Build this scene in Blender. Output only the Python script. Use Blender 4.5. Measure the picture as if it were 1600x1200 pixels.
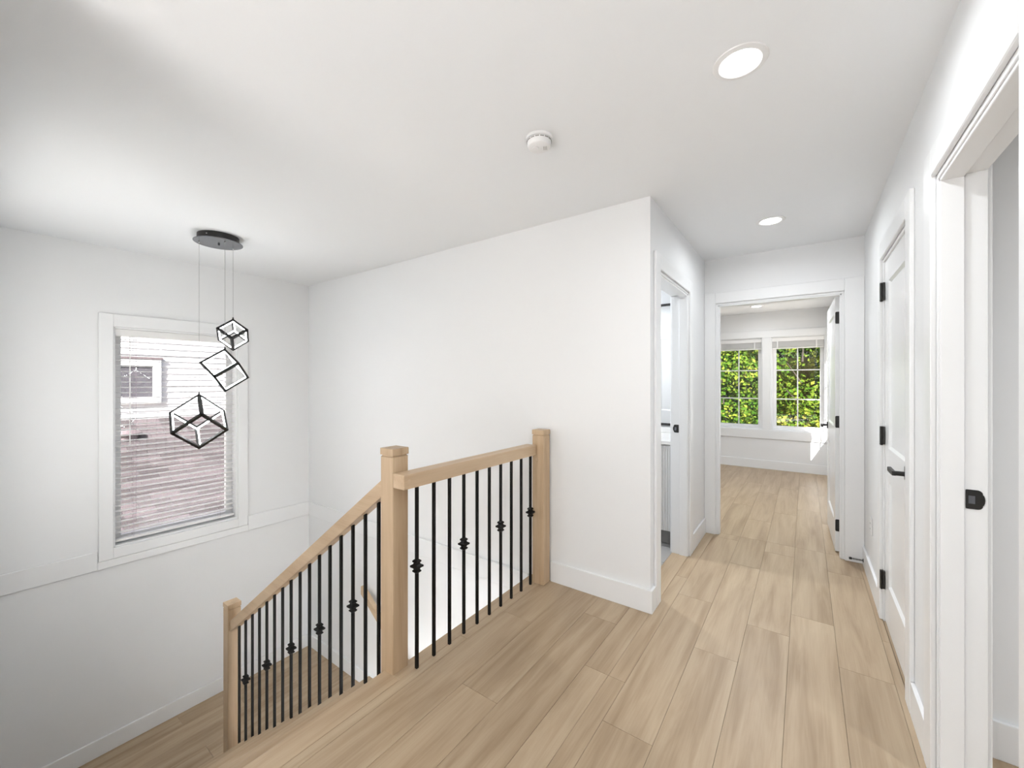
import bpy, bmesh, math, random
import numpy as np
from mathutils import Vector, Matrix

random.seed(7)
rng = np.random.default_rng(11)
for o in list(bpy.data.objects):
    bpy.data.objects.remove(o, do_unlink=True)
SC = bpy.context.scene
COL = SC.collection

# ------------------------------------------------------------------ camera, light, exposure
cam_d = bpy.data.cameras.new('camera')
cam = bpy.data.objects.new('camera', cam_d)
COL.objects.link(cam)
SC.camera = cam
cam_d.sensor_fit = 'HORIZONTAL'
cam_d.sensor_width = 36.0
cam_d.lens = 36.0 * 636.0 / 1600.0
cam_d.shift_y = -3.0 / 1600.0
cam_d.clip_start = 0.02
cam_d.clip_end = 200
cam.location = (0, 0, 1.35)
cam.rotation_euler = (math.pi / 2, 0, math.atan(458.0 / 636.0))

SC.view_settings.view_transform = 'Standard'
SC.view_settings.look = 'None'
SC.view_settings.exposure = 0.46
SC.view_settings.gamma = 1.0
SC.view_settings.use_curve_mapping = False

SUN_DIR = Vector((-1.0, 2.0, -1.8)).normalized()
world = bpy.data.worlds.new('world')
SC.world = world
world.use_nodes = True
wt = world.node_tree
wt.nodes.clear()
w_out = wt.nodes.new('ShaderNodeOutputWorld')
w_bg = wt.nodes.new('ShaderNodeBackground')
w_sky = wt.nodes.new('ShaderNodeTexSky')
w_sky.sky_type = 'NISHITA'
w_sky.sun_disc = False
w_sky.sun_elevation = math.asin(-SUN_DIR.z)
w_sky.sun_rotation = math.atan2(-SUN_DIR.x, -SUN_DIR.y)
w_sky.air_density = 1.0
w_sky.dust_density = 2.5
w_bg.inputs['Strength'].default_value = 0.15   # WORLD
wt.links.new(w_sky.outputs[0], w_bg.inputs[0])
wt.links.new(w_bg.outputs[0], w_out.inputs[0])

sun_d = bpy.data.lights.new('sun', 'SUN')
sun_d.energy = 23.0   # SUN
sun_d.angle = math.radians(0.6)
sun_d.color = (1.0, 0.985, 0.965)
sun = bpy.data.objects.new('sun', sun_d)
COL.objects.link(sun)
sun.location = (8, -10, 14)
sun.rotation_euler = SUN_DIR.to_track_quat('-Z', 'Y').to_euler()

HALL_POWER = 6.6           # recessed lamps of the hall
BED_POWER = 8.0            # recessed lamps of the bedroom, one visible and one added unseen
BACK_FILL_POWER = 1.5           # added fill lamp behind the viewer, unseen
LOW_FILL_POWER = 60.0            # added fill lamps under the hall floor, brighten the stairwell
BATH_FILL_POWER = 13.0  # added fill lamp of the bathroom, unseen
ROOM_FILL_POWER = 24.0  # added fill lamp of the side room, unseen
PENDANT_GLOW = 38.0         # the light strips of the pendant

# ------------------------------------------------------------------ materials
def lin(r, g, b):
    f = lambda c: (c / 255.0 / 12.92) if c / 255.0 <= 0.04045 else ((c / 255.0 + 0.055) / 1.055) ** 2.4
    return (f(r), f(g), f(b), 1.0)

def newmat(name):
    m = bpy.data.materials.new(name)
    m.use_nodes = True
    nt = m.node_tree
    b = nt.nodes['Principled BSDF']
    return m, nt, b

def plain(name, col, rough=0.5, metal=0.0, spec=0.5, bump=0.0, bscale=200.0, vary=0.0):
    m, nt, b = newmat(name)
    b.inputs['Base Color'].default_value = col
    b.inputs['Roughness'].default_value = rough
    b.inputs['Metallic'].default_value = metal
    b.inputs['Specular IOR Level'].default_value = spec
    tc = nt.nodes.new('ShaderNodeTexCoord')
    nz = nt.nodes.new('ShaderNodeTexNoise')
    nz.inputs['Scale'].default_value = bscale
    nz.inputs['Detail'].default_value = 2.0
    nt.links.new(tc.outputs['Object'], nz.inputs['Vector'])
    if bump > 0:
        bp = nt.nodes.new('ShaderNodeBump')
        bp.inputs['Strength'].default_value = bump
        bp.inputs['Distance'].default_value = 0.002
        nt.links.new(nz.outputs['Fac'], bp.inputs['Height'])
        nt.links.new(bp.outputs['Normal'], b.inputs['Normal'])
    if vary > 0:
        mx = nt.nodes.new('ShaderNodeMix')
        mx.data_type = 'RGBA'
        mx.inputs['A'].default_value = tuple(c * (1 - vary) for c in col[:3]) + (1,)
        mx.inputs['B'].default_value = tuple(min(1, c * (1 + vary)) for c in col[:3]) + (1,)
        nt.links.new(nz.outputs['Fac'], mx.inputs['Factor'])
        nt.links.new(mx.outputs['Result'], b.inputs['Base Color'])
    return m

def wood(name, c_dark, c_mid, c_light, axis='Y', rough=0.45, spread=0.10, gscale=1.0):
    """Oak-like grain running along one local axis; every object gets its own grain and tone."""
    m, nt, b = newmat(name)
    N, L = nt.nodes, nt.links
    tc = N.new('ShaderNodeTexCoord')
    oi = N.new('ShaderNodeObjectInfo')
    mul = N.new('ShaderNodeMath'); mul.operation = 'MULTIPLY'; mul.inputs[1].default_value = 57.0
    L.new(oi.outputs['Random'], mul.inputs[0])
    add = N.new('ShaderNodeVectorMath'); add.operation = 'ADD'
    L.new(tc.outputs['Object'], add.inputs[0])
    comb = N.new('ShaderNodeCombineXYZ')
    for i in range(3):
        L.new(mul.outputs[0], comb.inputs[i])
    L.new(comb.outputs[0], add.inputs[1])
    def mapped(along, across):
        mp = N.new('ShaderNodeMapping')
        s = {'X': (along, across, across), 'Y': (across, along, across), 'Z': (across, across, along)}[axis]
        mp.inputs['Scale'].default_value = tuple(v * gscale for v in s)
        L.new(add.outputs[0], mp.inputs['Vector'])
        return mp
    n1 = N.new('ShaderNodeTexNoise'); n1.inputs['Scale'].default_value = 1.0
    n1.inputs['Detail'].default_value = 4.0; n1.inputs['Roughness'].default_value = 0.6
    n1.inputs['Distortion'].default_value = 0.6
    L.new(mapped(1.1, 14.0).outputs[0], n1.inputs['Vector'])
    n2 = N.new('ShaderNodeTexNoise'); n2.inputs['Scale'].default_value = 1.0
    n2.inputs['Detail'].default_value = 3.0
    L.new(mapped(4.0, 160.0).outputs[0], n2.inputs['Vector'])
    n3 = N.new('ShaderNodeTexNoise'); n3.inputs['Scale'].default_value = 1.0
    n3.inputs['Detail'].default_value = 1.0
    L.new(mapped(0.5, 4.0).outputs[0], n3.inputs['Vector'])
    wv = N.new('ShaderNodeMath'); wv.operation = 'MULTIPLY'; wv.inputs[1].default_value = 34.0
    L.new(n3.outputs['Fac'], wv.inputs[0])
    sn = N.new('ShaderNodeMath'); sn.operation = 'SINE'
    L.new(wv.outputs[0], sn.inputs[0])
    s1 = N.new('ShaderNodeMath'); s1.operation = 'MULTIPLY_ADD'
    s1.inputs[1].default_value = 0.05; L.new(sn.outputs[0], s1.inputs[0])
    L.new(n1.outputs['Fac'], s1.inputs[2])
    s2 = N.new('ShaderNodeMath'); s2.operation = 'MULTIPLY_ADD'
    s2.inputs[1].default_value = 0.22; L.new(n2.outputs['Fac'], s2.inputs[0])
    L.new(s1.outputs[0], s2.inputs[2])
    cr = N.new('ShaderNodeValToRGB')
    e = cr.color_ramp.elements
    e[0].position = 0.36; e[0].color = c_dark
    e[1].position = 0.88; e[1].color = c_light
    q = cr.color_ramp.elements.new(0.60); q.color = c_mid
    L.new(s2.outputs[0], cr.inputs['Fac'])
    hs = N.new('ShaderNodeHueSaturation')
    mr = N.new('ShaderNodeMapRange')
    mr.inputs['To Min'].default_value = 1.0 - spread; mr.inputs['To Max'].default_value = 1.0 + spread
    L.new(oi.outputs['Random'], mr.inputs['Value'])
    L.new(mr.outputs[0], hs.inputs['Value'])
    L.new(cr.outputs['Color'], hs.inputs['Color'])
    L.new(hs.outputs['Color'], b.inputs['Base Color'])
    b.inputs['Roughness'].default_value = rough
    b.inputs['Specular IOR Level'].default_value = 0.35
    bp = N.new('ShaderNodeBump'); bp.inputs['Strength'].default_value = 0.12
    bp.inputs['Distance'].default_value = 0.001
    L.new(n2.outputs['Fac'], bp.inputs['Height'])
    L.new(bp.outputs['Normal'], b.inputs['Normal'])
    return m

def glass(name, tint=(1, 1, 1, 1), refl=0.06):
    m = bpy.data.materials.new(name); m.use_nodes = True
    nt = m.node_tree; nt.nodes.clear()
    out = nt.nodes.new('ShaderNodeOutputMaterial')
    tr = nt.nodes.new('ShaderNodeBsdfTransparent'); tr.inputs[0].default_value = tint
    gl = nt.nodes.new('ShaderNodeBsdfGlossy'); gl.inputs['Roughness'].default_value = 0.0
    lw = nt.nodes.new('ShaderNodeLayerWeight'); lw.inputs['Blend'].default_value = 0.5
    pw = nt.nodes.new('ShaderNodeMath'); pw.operation = 'POWER'; pw.inputs[1].default_value = 5.0
    nt.links.new(lw.outputs['Facing'], pw.inputs[0])
    fr = nt.nodes.new('ShaderNodeMath'); fr.operation = 'MULTIPLY_ADD'
    fr.inputs[1].default_value = 0.7; fr.inputs[2].default_value = 0.03
    nt.links.new(pw.outputs[0], fr.inputs[0])
    mx = nt.nodes.new('ShaderNodeMixShader')
    nt.links.new(fr.outputs[0], mx.inputs[0]); nt.links.new(tr.outputs[0], mx.inputs[1])
    nt.links.new(gl.outputs[0], mx.inputs[2]); nt.links.new(mx.outputs[0], out.inputs[0])
    return m

def emit(name, col, strength):
    m, nt, b = newmat(name)
    b.inputs['Base Color'].default_value = col
    b.inputs['Emission Color'].default_value = col
    b.inputs['Emission Strength'].default_value = strength
    return m

MAT = {}
MAT['wall'] = plain('wall_paint', lin(240, 241, 242), 0.62, spec=0.3, bump=0.05, bscale=350)
MAT['ceil'] = plain('ceiling_paint', lin(243, 245, 247), 0.8, spec=0.2, bump=0.06, bscale=300)
MAT['trim'] = plain('trim_paint', lin(242, 243, 244), 0.32, spec=0.5, bump=0.02, bscale=90)
MAT['door'] = plain('door_paint', lin(242, 243, 244), 0.24, spec=0.5, bump=0.02, bscale=60)
MAT['pvc'] = plain('white_vinyl', lin(238, 238, 238), 0.35, bump=0.01)
MAT['slat'] = plain('blind_slat_white', lin(240, 239, 238), 0.4, bump=0.02)
MAT['floor'] = wood('oak_plank', lin(156, 133, 106), lin(176, 154, 127), lin(192, 172, 145), 'Y', 0.42, 0.035)
MAT['tread'] = wood('oak_tread', lin(168, 144, 115), lin(186, 163, 135), lin(198, 178, 150), 'Y', 0.42, 0.02)
MAT['rail'] = wood('oak_rail', lin(186, 158, 127), lin(202, 177, 147), lin(213, 190, 161), 'Y', 0.42, 0.02)
MAT['railx'] = wood('oak_rail_slope', lin(186, 158, 127), lin(202, 177, 147), lin(213, 190, 161), 'X', 0.42, 0.02)
MAT['post'] = wood('oak_post', lin(176, 149, 118), lin(194, 168, 137), lin(207, 183, 153), 'Z', 0.42, 0.02)
MAT['sub'] = plain('subfloor_dark', lin(132, 110, 84), 0.8, vary=0.1)
MAT['black'] = plain('black_metal', lin(30, 29, 28), 0.42, 0.0, 0.5, bump=0.08, bscale=400)
MAT['iron'] = plain('black_iron', lin(19, 17, 16), 0.55, 0.0, 0.25, bump=0.05, bscale=300)
MAT['steel'] = plain('grey_steel_plate', lin(120, 122, 128), 0.22, 0.85, bump=0.01)
MAT['chrome'] = plain('bright_steel', lin(200, 200, 202), 0.25, 1.0)
MAT['wire'] = plain('steel_wire', lin(150, 150, 150), 0.35, 0.7)
MAT['glass'] = glass('window_glass')
def frosted():
    m = bpy.data.materials.new('frosted_film'); m.use_nodes = True
    nt = m.node_tree; nt.nodes.clear()
    out = nt.nodes.new('ShaderNodeOutputMaterial')
    t = nt.nodes.new('ShaderNodeBsdfTranslucent'); t.inputs[0].default_value = (0.88, 0.92, 0.96, 1)
    nz = nt.nodes.new('ShaderNodeTexNoise'); nz.inputs['Scale'].default_value = 300
    bp = nt.nodes.new('ShaderNodeBump'); bp.inputs['Strength'].default_value = 0.1
    nt.links.new(nz.outputs['Fac'], bp.inputs['Height']); nt.links.new(bp.outputs['Normal'], t.inputs['Normal'])
    nt.links.new(t.outputs[0], out.inputs[0])
    return m
MAT['frost'] = frosted()
MAT['led'] = emit('led_strip', (0.94, 0.972, 1.0, 1), PENDANT_GLOW)
MAT['lamp'] = emit('lamp_diffuser', (1, 0.985, 0.96, 1), 14.0)
MAT['mirror'] = plain('mirror_silver', (0.9, 0.9, 0.9, 1), 0.02, 1.0)
MAT['tile'] = plain('grey_tile', lin(176, 174, 172), 0.35, vary=0.05, bscale=6)
MAT['grout'] = plain('grout', lin(140, 138, 135), 0.8)
MAT['quartz'] = plain('white_quartz', lin(238, 237, 235), 0.2, vary=0.02, bscale=9)
MAT['vanity'] = plain('vanity_paint', lin(226, 225, 223), 0.4)
MAT['dark'] = plain('dark_recess', lin(70, 68, 66), 0.7)
MAT['cord'] = plain('blind_cord', lin(150, 130, 146), 0.7)
MAT['siding'] = plain('vinyl_siding', lin(206, 204, 206), 0.55, bump=0.03, bscale=40)
MAT['shingle'] = None
MAT['bounce_ground'] = plain('pale_bounce_ground', lin(196, 190, 180), 0.9, vary=0.35, bscale=3)  # ground colour kept pale so it bounces sunlight upward
MAT['bark'] = plain('bark', lin(40, 33, 26), 0.9, bump=0.6, bscale=25, vary=0.3)
MAT['nglass'] = plain('dark_window_glass', lin(74, 72, 76), 0.08, 0.0, 0.8, vary=0.2, bscale=4)
MAT['ntrim'] = plain('neighbour_trim', lin(206, 204, 204), 0.5)
MAT['rug'] = plain('bounce_rug_wool', lin(222, 222, 224), 0.95, spec=0.1, bump=0.5, bscale=500, vary=0.05)  # pale neutral pile of the added light-bouncing rug
MAT['vent'] = plain('vent_metal', lin(92, 82, 84), 0.5)

def shingle_mat():
    m, nt, b = newmat('asphalt_shingle')
    N, L = nt.nodes, nt.links
    oi = N.new('ShaderNodeObjectInfo')
    tc = N.new('ShaderNodeTexCoord')
    nz = N.new('ShaderNodeTexNoise'); nz.inputs['Scale'].default_value = 45; nz.inputs['Detail'].default_value = 3
    L.new(tc.outputs['Object'], nz.inputs['Vector'])
    cr = N.new('ShaderNodeValToRGB')
    cr.color_ramp.elements[0].color = lin(46, 40, 41)
    cr.color_ramp.elements[1].color = lin(73, 65, 67)
    q = cr.color_ramp.elements.new(0.5); q.color = lin(59, 53, 54)
    L.new(oi.outputs['Random'], cr.inputs['Fac'])
    mx = N.new('ShaderNodeMix'); mx.data_type = 'RGBA'; mx.blend_type = 'MULTIPLY'
    mx.inputs['Factor'].default_value = 0.5
    L.new(cr.outputs['Color'], mx.inputs['A']); L.new(nz.outputs['Color'], mx.inputs['B'])
    mix2 = N.new('ShaderNodeMix'); mix2.data_type = 'RGBA'; mix2.inputs['Factor'].default_value = 0.75
    L.new(mx.outputs['Result'], mix2.inputs['A']); L.new(cr.outputs['Color'], mix2.inputs['B'])
    L.new(mix2.outputs['Result'], b.inputs['Base Color'])
    b.inputs['Roughness'].default_value = 0.9
    return m
MAT['shingle'] = shingle_mat()

def leaf_mat(name, a, bcol, c):
    m = bpy.data.materials.new(name); m.use_nodes = True
    nt = m.node_tree; nt.nodes.clear(); N, L = nt.nodes, nt.links
    out = N.new('ShaderNodeOutputMaterial')
    at = N.new('ShaderNodeAttribute'); at.attribute_name = 'tone'
    cr = N.new('ShaderNodeValToRGB')
    cr.color_ramp.elements[0].color = a
    cr.color_ramp.elements[1].color = c
    q = cr.color_ramp.elements.new(0.55); q.color = bcol
    L.new(at.outputs['Fac'], cr.inputs['Fac'])
    d = N.new('ShaderNodeBsdfDiffuse'); t = N.new('ShaderNodeBsdfTranslucent')
    L.new(cr.outputs['Color'], d.inputs['Color']); L.new(cr.outputs['Color'], t.inputs['Color'])
    mx = N.new('ShaderNodeMixShader'); mx.inputs[0].default_value = 0.3
    L.new(d.outputs[0], mx.inputs[1]); L.new(t.outputs[0], mx.inputs[2])
    L.new(mx.outputs[0], out.inputs[0])
    return m
MAT['leaf1'] = leaf_mat('leaf_green', lin(17, 38, 9), lin(52, 82, 22), lin(112, 122, 44))
MAT['leaf2'] = leaf_mat('leaf_yellow_green', lin(26, 50, 12), lin(72, 98, 28), lin(144, 136, 58))
MAT['leaf3'] = leaf_mat('leaf_deep_green', lin(12, 24, 7), lin(30, 46, 14), lin(64, 76, 26))

# ------------------------------------------------------------------ mesh helpers
class MB:
    """collects boxes, prisms and lathes into one mesh"""
    def __init__(self):
        self.bm = bmesh.new()
    def box(self, x0, x1, y0, y1, z0, z1, bev=0.0, seg=1):
        vs = [self.bm.verts.new((x, y, z)) for x in (x0, x1) for y in (y0, y1) for z in (z0, z1)]
        F = [(0, 1, 3, 2), (4, 6, 7, 5), (0, 4, 5, 1), (2, 3, 7, 6), (0, 2, 6, 4), (1, 5, 7, 3)]
        fs = [self.bm.faces.new([vs[i] for i in f]) for f in F]
        if bev > 0:
            es = list({e for f in fs for e in f.edges})
            bmesh.ops.bevel(self.bm, geom=es, offset=bev, segments=seg, affect='EDGES', profile=0.7)
        return self
    def hexa(self, pts, bev=0.0, seg=1):
        """eight corner points: bottom four then top four, both counter-clockwise"""
        vs = [self.bm.verts.new(p) for p in pts]
        F = [(3, 2, 1, 0), (4, 5, 6, 7), (0, 1, 5, 4), (1, 2, 6, 5), (2, 3, 7, 6), (3, 0, 4, 7)]
        fs = [self.bm.faces.new([vs[i] for i in f]) for f in F]
        if bev > 0:
            es = list({e for f in fs for e in f.edges})
            bmesh.ops.bevel(self.bm, geom=es, offset=bev, segments=seg, affect='EDGES', profile=0.7)
        return self
    def prism(self, poly, axis, a0, a1, bev=0.0, seg=1):
        """poly: 2D outline extruded along an axis"""
        def P(p, a):
            return {'x': (a, p[0], p[1]), 'y': (p[0], a, p[1]), 'z': (p[0], p[1], a)}[axis]
        A = [self.bm.verts.new(P(p, a0)) for p in poly]
        B = [self.bm.verts.new(P(p, a1)) for p in poly]
        n = len(poly)
        fs = [self.bm.faces.new(A[::-1]), self.bm.faces.new(B)]
        for i in range(n):
            fs.append(self.bm.faces.new((A[i], A[(i + 1) % n], B[(i + 1) % n], B[i])))
        if bev > 0:
            es = list({e for f in fs[:2] for e in f.edges})
            bmesh.ops.bevel(self.bm, geom=es, offset=bev, segments=seg, affect='EDGES', profile=0.7)
        return self
    def lathe(self, prof, n=32, c=(0, 0, 0), axis='z', caps=True):
        """prof: (radius, height) pairs"""
        rings = []
        for r, h in prof:
            ring = []
            for i in range(n):
                a = 2 * math.pi * i / n
                u, v = r * math.cos(a), r * math.sin(a)
                p = {'z': (u, v, h), 'x': (h, u, v), 'y': (v, h, u)}[axis]
                ring.append(self.bm.verts.new((p[0] + c[0], p[1] + c[1], p[2] + c[2])))
            rings.append(ring)
        for a, b in zip(rings[:-1], rings[1:]):
            for i in range(n):
                self.bm.faces.new((a[i], a[(i + 1) % n], b[(i + 1) % n], b[i]))
        if caps:
            self.bm.faces.new(rings[0][::-1]); self.bm.faces.new(rings[-1])
        return self
    def tube(self, p, q, r, n=8, r2=None):
        p, q = Vector(p), Vector(q)
        d = (q - p).normalized()
        u = d.orthogonal().normalized(); v = d.cross(u)
        r2 = r if r2 is None else r2
        A = [self.bm.verts.new(p + r * (math.cos(2 * math.pi * i / n) * u + math.sin(2 * math.pi * i / n) * v)) for i in range(n)]
        B = [self.bm.verts.new(q + r2 * (math.cos(2 * math.pi * i / n) * u + math.sin(2 * math.pi * i / n) * v)) for i in range(n)]
        for i in range(n):
            self.bm.faces.new((A[i], A[(i + 1) % n], B[(i + 1) % n], B[i]))
        self.bm.faces.new(A[::-1]); self.bm.faces.new(B)
        return self
    def mesh(self, name, mat, smooth=False):
        bmesh.ops.recalc_face_normals(self.bm, faces=self.bm.faces)
        me = bpy.data.meshes.new(name)
        self.bm.to_mesh(me); self.bm.free()
        me.materials.append(MAT[mat] if isinstance(mat, str) else mat)
        if smooth:
            me.polygons.foreach_set('use_smooth', [True] * len(me.polygons))
            try:
                me.set_sharp_from_angle(angle=math.radians(35))
            except Exception:
                pass
        return me
    def build(self, name, mat, parent=None, smooth=False):
        return link(name, self.mesh(name, mat, smooth), parent)

def link(name, me, parent=None, loc=None, rot=None):
    o = bpy.data.objects.new(name, me)
    COL.objects.link(o)
    if parent is not None:
        o.parent = parent
        if loc is None and me is not None:
            o.matrix_parent_inverse = Matrix.Translation(-parent.location) if parent.type == 'EMPTY' else Matrix.Identity(4)
    if loc is not None:
        o.location = loc
    if rot is not None:
        o.rotation_euler = rot
    return o

def place(name, me, parent, loc, rot=None):
    """a piece with its own origin (world place given), child of parent"""
    o = bpy.data.objects.new(name, me)
    COL.objects.link(o)
    if parent is not None:
        o.parent = parent
        pl = parent.location
        o.matrix_parent_inverse = Matrix.Translation((-pl.x, -pl.y, -pl.z))
    o.location = loc
    if rot is not None:
        o.rotation_euler = rot
    return o

def empty(name, loc=(0, 0, 0)):
    o = bpy.data.objects.new(name, None)
    o.empty_display_size = 0.1
    COL.objects.link(o)
    o.location = loc
    return o

def tag(o, label, cat, kind=None, group=None):
    o['label'] = label
    o['category'] = cat
    if kind: o['kind'] = kind
    if group: o['group'] = group
    return o

def struct(o, label, cat):
    return tag(o, label, cat, 'structure')

# ------------------------------------------------------------------ key measures (metres)
ZC = 2.44                    # ceiling
XL = -4.573                  # left wall face
YB = 2.406                   # wall behind the stair
XH = -0.735                  # hall's left wall face
XR = 0.36                    # hall's right wall face
YF = 3.99                    # wall with the bedroom doorway
YW = 7.45                    # bedroom window wall
XBR = 0.33                   # bedroom right wall face
ZL = -1.63                   # stair landing floor
ZLOW = -3.26                 # ground floor
XE = -1.566                  # edge of the upper floor above the stairwell
XN = -1.60                   # nosing of the first stair
BH = 0.135                   # baseboard height

def wall(name, axis, f0, f1, a0, a1, z0, z1, openings, label, mat='wall'):
    """axis 'x': wall runs along x between a0..a1, thickness y f0..f1; 'y' likewise"""
    mb = MB()
    cuts = sorted({a0, a1} | {v for op in openings for v in op[:2]})
    for u, v in zip(cuts[:-1], cuts[1:]):
        mid = (u + v) / 2
        ops = sorted([(op[2], op[3]) for op in openings if op[0] < mid < op[1]])
        z = z0
        segs = []
        for (b, t) in ops:
            if b > z: segs.append((z, b))
            z = t
        if z < z1: segs.append((z, z1))
        for (s, t) in segs:
            if axis == 'x': mb.box(u, v, f0, f1, s, t)
            else: mb.box(f0, f1, u, v, s, t)
    bmesh.ops.remove_doubles(mb.bm, verts=mb.bm.verts, dist=1e-5)
    o = mb.build(name, mat)
    return struct(o, label, 'wall')

# openings
WIN1 = (0.793, 1.686, 0.0, 1.80)                 # stair window (y0,y1,z0,z1)
BATH = (2.573, 3.36, 0.0, 2.04)
BED = (-0.64, 0.24, 0.0, 2.04)
CLOS = (2.385, 3.105, 0.0, 2.04)
ROOM = (1.25, 1.945, 0.0, 2.04)
W2 = (-1.21, -0.545, 0.61, 2.04)
W3 = (-0.425, 0.24, 0.61, 2.04)
W4 = (6.67, 7.33, 0.65, 2.02)                    # bedroom side window
W6 = (-4.15, -2.40, 0.15, 2.18)                # added frosted window, out of view, lights the stairwell softly
W5 = (-1.60, 0.34, 0.08, 2.32)                   # added window behind the viewer, unseen, brings in fill daylight

# ------------------------------------------------------------------ the shell
wall('wall_left', 'y', XL - 0.17, XL, -0.07, YB + 0.12, ZLOW, ZC, [WIN1], 'white left wall of the stairwell with one window')
wall('wall_back', 'x', YB, YB + 0.12, XL, XH, ZLOW, ZC, [], 'white wall behind the stair railing')
wall('wall_hall_left', 'y', XH - 0.12, XH, YB + 0.12, YF, 0, ZC, [BATH], 'white hall wall with the bathroom doorway')
wall('wall_far', 'x', YF, YF + 0.12, -3.1, 1.25, 0, ZC, [BED], 'white end wall of the hall with the bedroom doorway')
wall('wall_right', 'y', XR, XR + 0.11, -3.0, YF, 0, ZC, [CLOS, ROOM], 'white right wall of the hall with two doorways')
wall('wall_stair_near', 'x', -0.07, 0.05, XL, -1.62, ZLOW, ZC, [W6], 'white wall on the near side of the stairs')
wall('wall_hall_near', 'y', -1.74, -1.62, -3.0, -0.07, -0.3, ZC, [], 'white hall wall beside the viewer')
wall('wall_behind', 'x', -3.14, -3.0, -1.74, 0.47, 0, ZC, [W5], 'white end wall behind the viewer with an added window')
wall('wall_bedroom_far', 'x', YW, YW + 0.15, -3.2, XBR + 0.12, -0.3, ZC, [W2, W3], 'white bedroom wall with two tall windows')
wall('wall_bedroom_right', 'y', XBR, XBR + 0.12, YF + 0.12, YW, -0.3, ZC, [W4], 'white right wall of the bedroom behind the open door')
wall('wall_bedroom_left', 'y', -3.2, -3.1, YF, YW, -0.3, ZC, [], 'white left wall of the bedroom')
wall('wall_bathroom_left', 'y', -2.7, -2.6, YB + 0.12, YF, 0, ZC, [], 'white far side wall of the bathroom')
wall('wall_side_room', 'x', 2.21, 2.33, XR + 0.11, 3.5, 0, ZC, [], 'pale grey wall seen through the near right doorway')
wall('wall_side_room_end', 'y', 3.5, 3.6, -1.0, 2.33, 0, ZC, [], 'white end wall of the side room')
wall('wall_side_room_near', 'x', -1.1, -1.0, XR + 0.11, 3.6, 0, ZC, [], 'white near wall of the side room')
wall('wall_closet', 'y', 1.15, 1.25, 2.33, YF, 0, ZC, [], 'white back wall inside the closet')

mb = MB()
mb.box(XL - 0.17, 0.47, -3.14, YF, ZC, ZC + 0.12)
mb.box(0.47, 3.6, -1.1, 2.33, ZC, ZC + 0.12)
mb.box(0.47, 1.25, 2.33, YF, ZC, ZC + 0.12)
mb.box(-3.2, XBR + 0.12, YF, YW + 0.15, ZC, ZC + 0.12)
mb.box(XBR + 0.12, 1.25, YF, YF + 0.12, ZC, ZC + 0.12)
struct(mb.build('ceiling', 'ceil'), 'smooth white ceiling over hall and stairwell', 'ceiling')

# ---- floors: dark base with oak planks as separate pieces
PT = 0.012
fl = empty('floor', (0, 0, 0))
struct(fl, 'light oak plank floor of the upper hall and bedroom', 'floor')
mb = MB()
mb.box(XE, XR + 0.11, -3.0, YB, -0.30, -PT)
mb.box(XH - 0.12, XR + 0.11, YB + 0.12, YF + 0.12, -0.30, -PT)
mb.box(XH, XR + 0.11, YB, YB + 0.12, -0.30, -PT)
mb.box(-3.1, XBR, YF + 0.12, YW, -0.30, -PT)
mb.build('subfloor', 'sub', fl)
mb = MB()   # the part of the floors that the photograph does not reach
mb.box(XE, XR, -3.0, -0.6, -PT, 0)
mb.build('floor_sheet', 'floor', fl)
mb = MB()
mb.box(-3.1, -2.036, YF + 0.12, YW, -PT, 0)
mb.build('floor_sheet', 'floor', fl)
mb = MB()
mb.box(XR + 0.11, 3.5, -1.0, 2.21, -0.3, 0); mb.box(XR + 0.11, 1.15, 2.33, YF, -0.3, 0)
mb.box(XR, XR + 0.11, ROOM[0], ROOM[1], -PT, 0)
mb.box(XR, XR + 0.11, CLOS[0], CLOS[1], -PT, 0)
mb.build('floor_sheet', 'floor', fl)

PLANK_CACHE = {}
def plank(parent, x0, x1, y0, y1, ztop, along='y'):
    g = 0.0005
    w, l = round(x1 - x0, 4), round(y1 - y0, 4)
    key = (w, l)
    if key not in PLANK_CACHE:
        m = MB(); m.box(-w / 2 + g, w / 2 - g, -l / 2 + g, l / 2 - g, -PT, 0, 0.0005)
        PLANK_CACHE[key] = m.mesh('plank', 'floor')
    return place('plank', PLANK_CACHE[key], parent, ((x0 + x1) / 2, (y0 + y1) / 2, ztop))

PW, PL = 0.1965, 1.2
PHASE = {0: 1.025, 1: 0.21, 2: 0.47, 3: 0.07, -1: 0.33, -2: 0.58, -3: 0.98, -4: 0.15, -5: 0.72, -6: 0.4, -7: 1.1, -8: 0.05}
def lay(parent, xa, xb, regions, ztop, ph=PHASE, x_ref=-0.46):
    """regions(x0,x1) -> list of (ya,yb) for a column"""
    k0 = math.floor((xa - x_ref) / PW); k1 = math.ceil((xb - x_ref) / PW)
    for k in range(k0, k1):
        c0, c1 = x_ref + k * PW, x_ref + (k + 1) * PW
        for (x0, x1, ya, yb) in regions(max(c0, xa), min(c1, xb)):
            if x1 - x0 < 0.012: continue
            p = ph.get(k, (k * 0.413) % PL)
            cuts = [ya] + [v for v in (p + PL * j for j in range(-3, 9)) if ya + 0.03 < v < yb - 0.03] + [yb]
            for a, b in zip(cuts[:-1], cuts[1:]):
                plank(parent, x0, x1, a, b, ztop)

def hall_regions(x0, x1):
    out = []
    if x1 <= XH + 1e-6:
        out.append((x0, x1, -0.6, YB))
    elif x0 >= XH:
        out.append((x0, x1, -0.6, YF + 0.06))
    else:                                     # the column cut by the wall corner
        out.append((x0, XH, -0.6, YB)); out.append((XH, x1, -0.6, YF + 0.06))
    return out
lay(fl, XE + 0.075, XR - 0.002, hall_regions, 0.0)
lay(fl, -2.036, XBR, lambda a, b: [(a, b, YF + 0.06 if b > -0.6 else YF + 0.12, YW)], 0.0)
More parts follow.
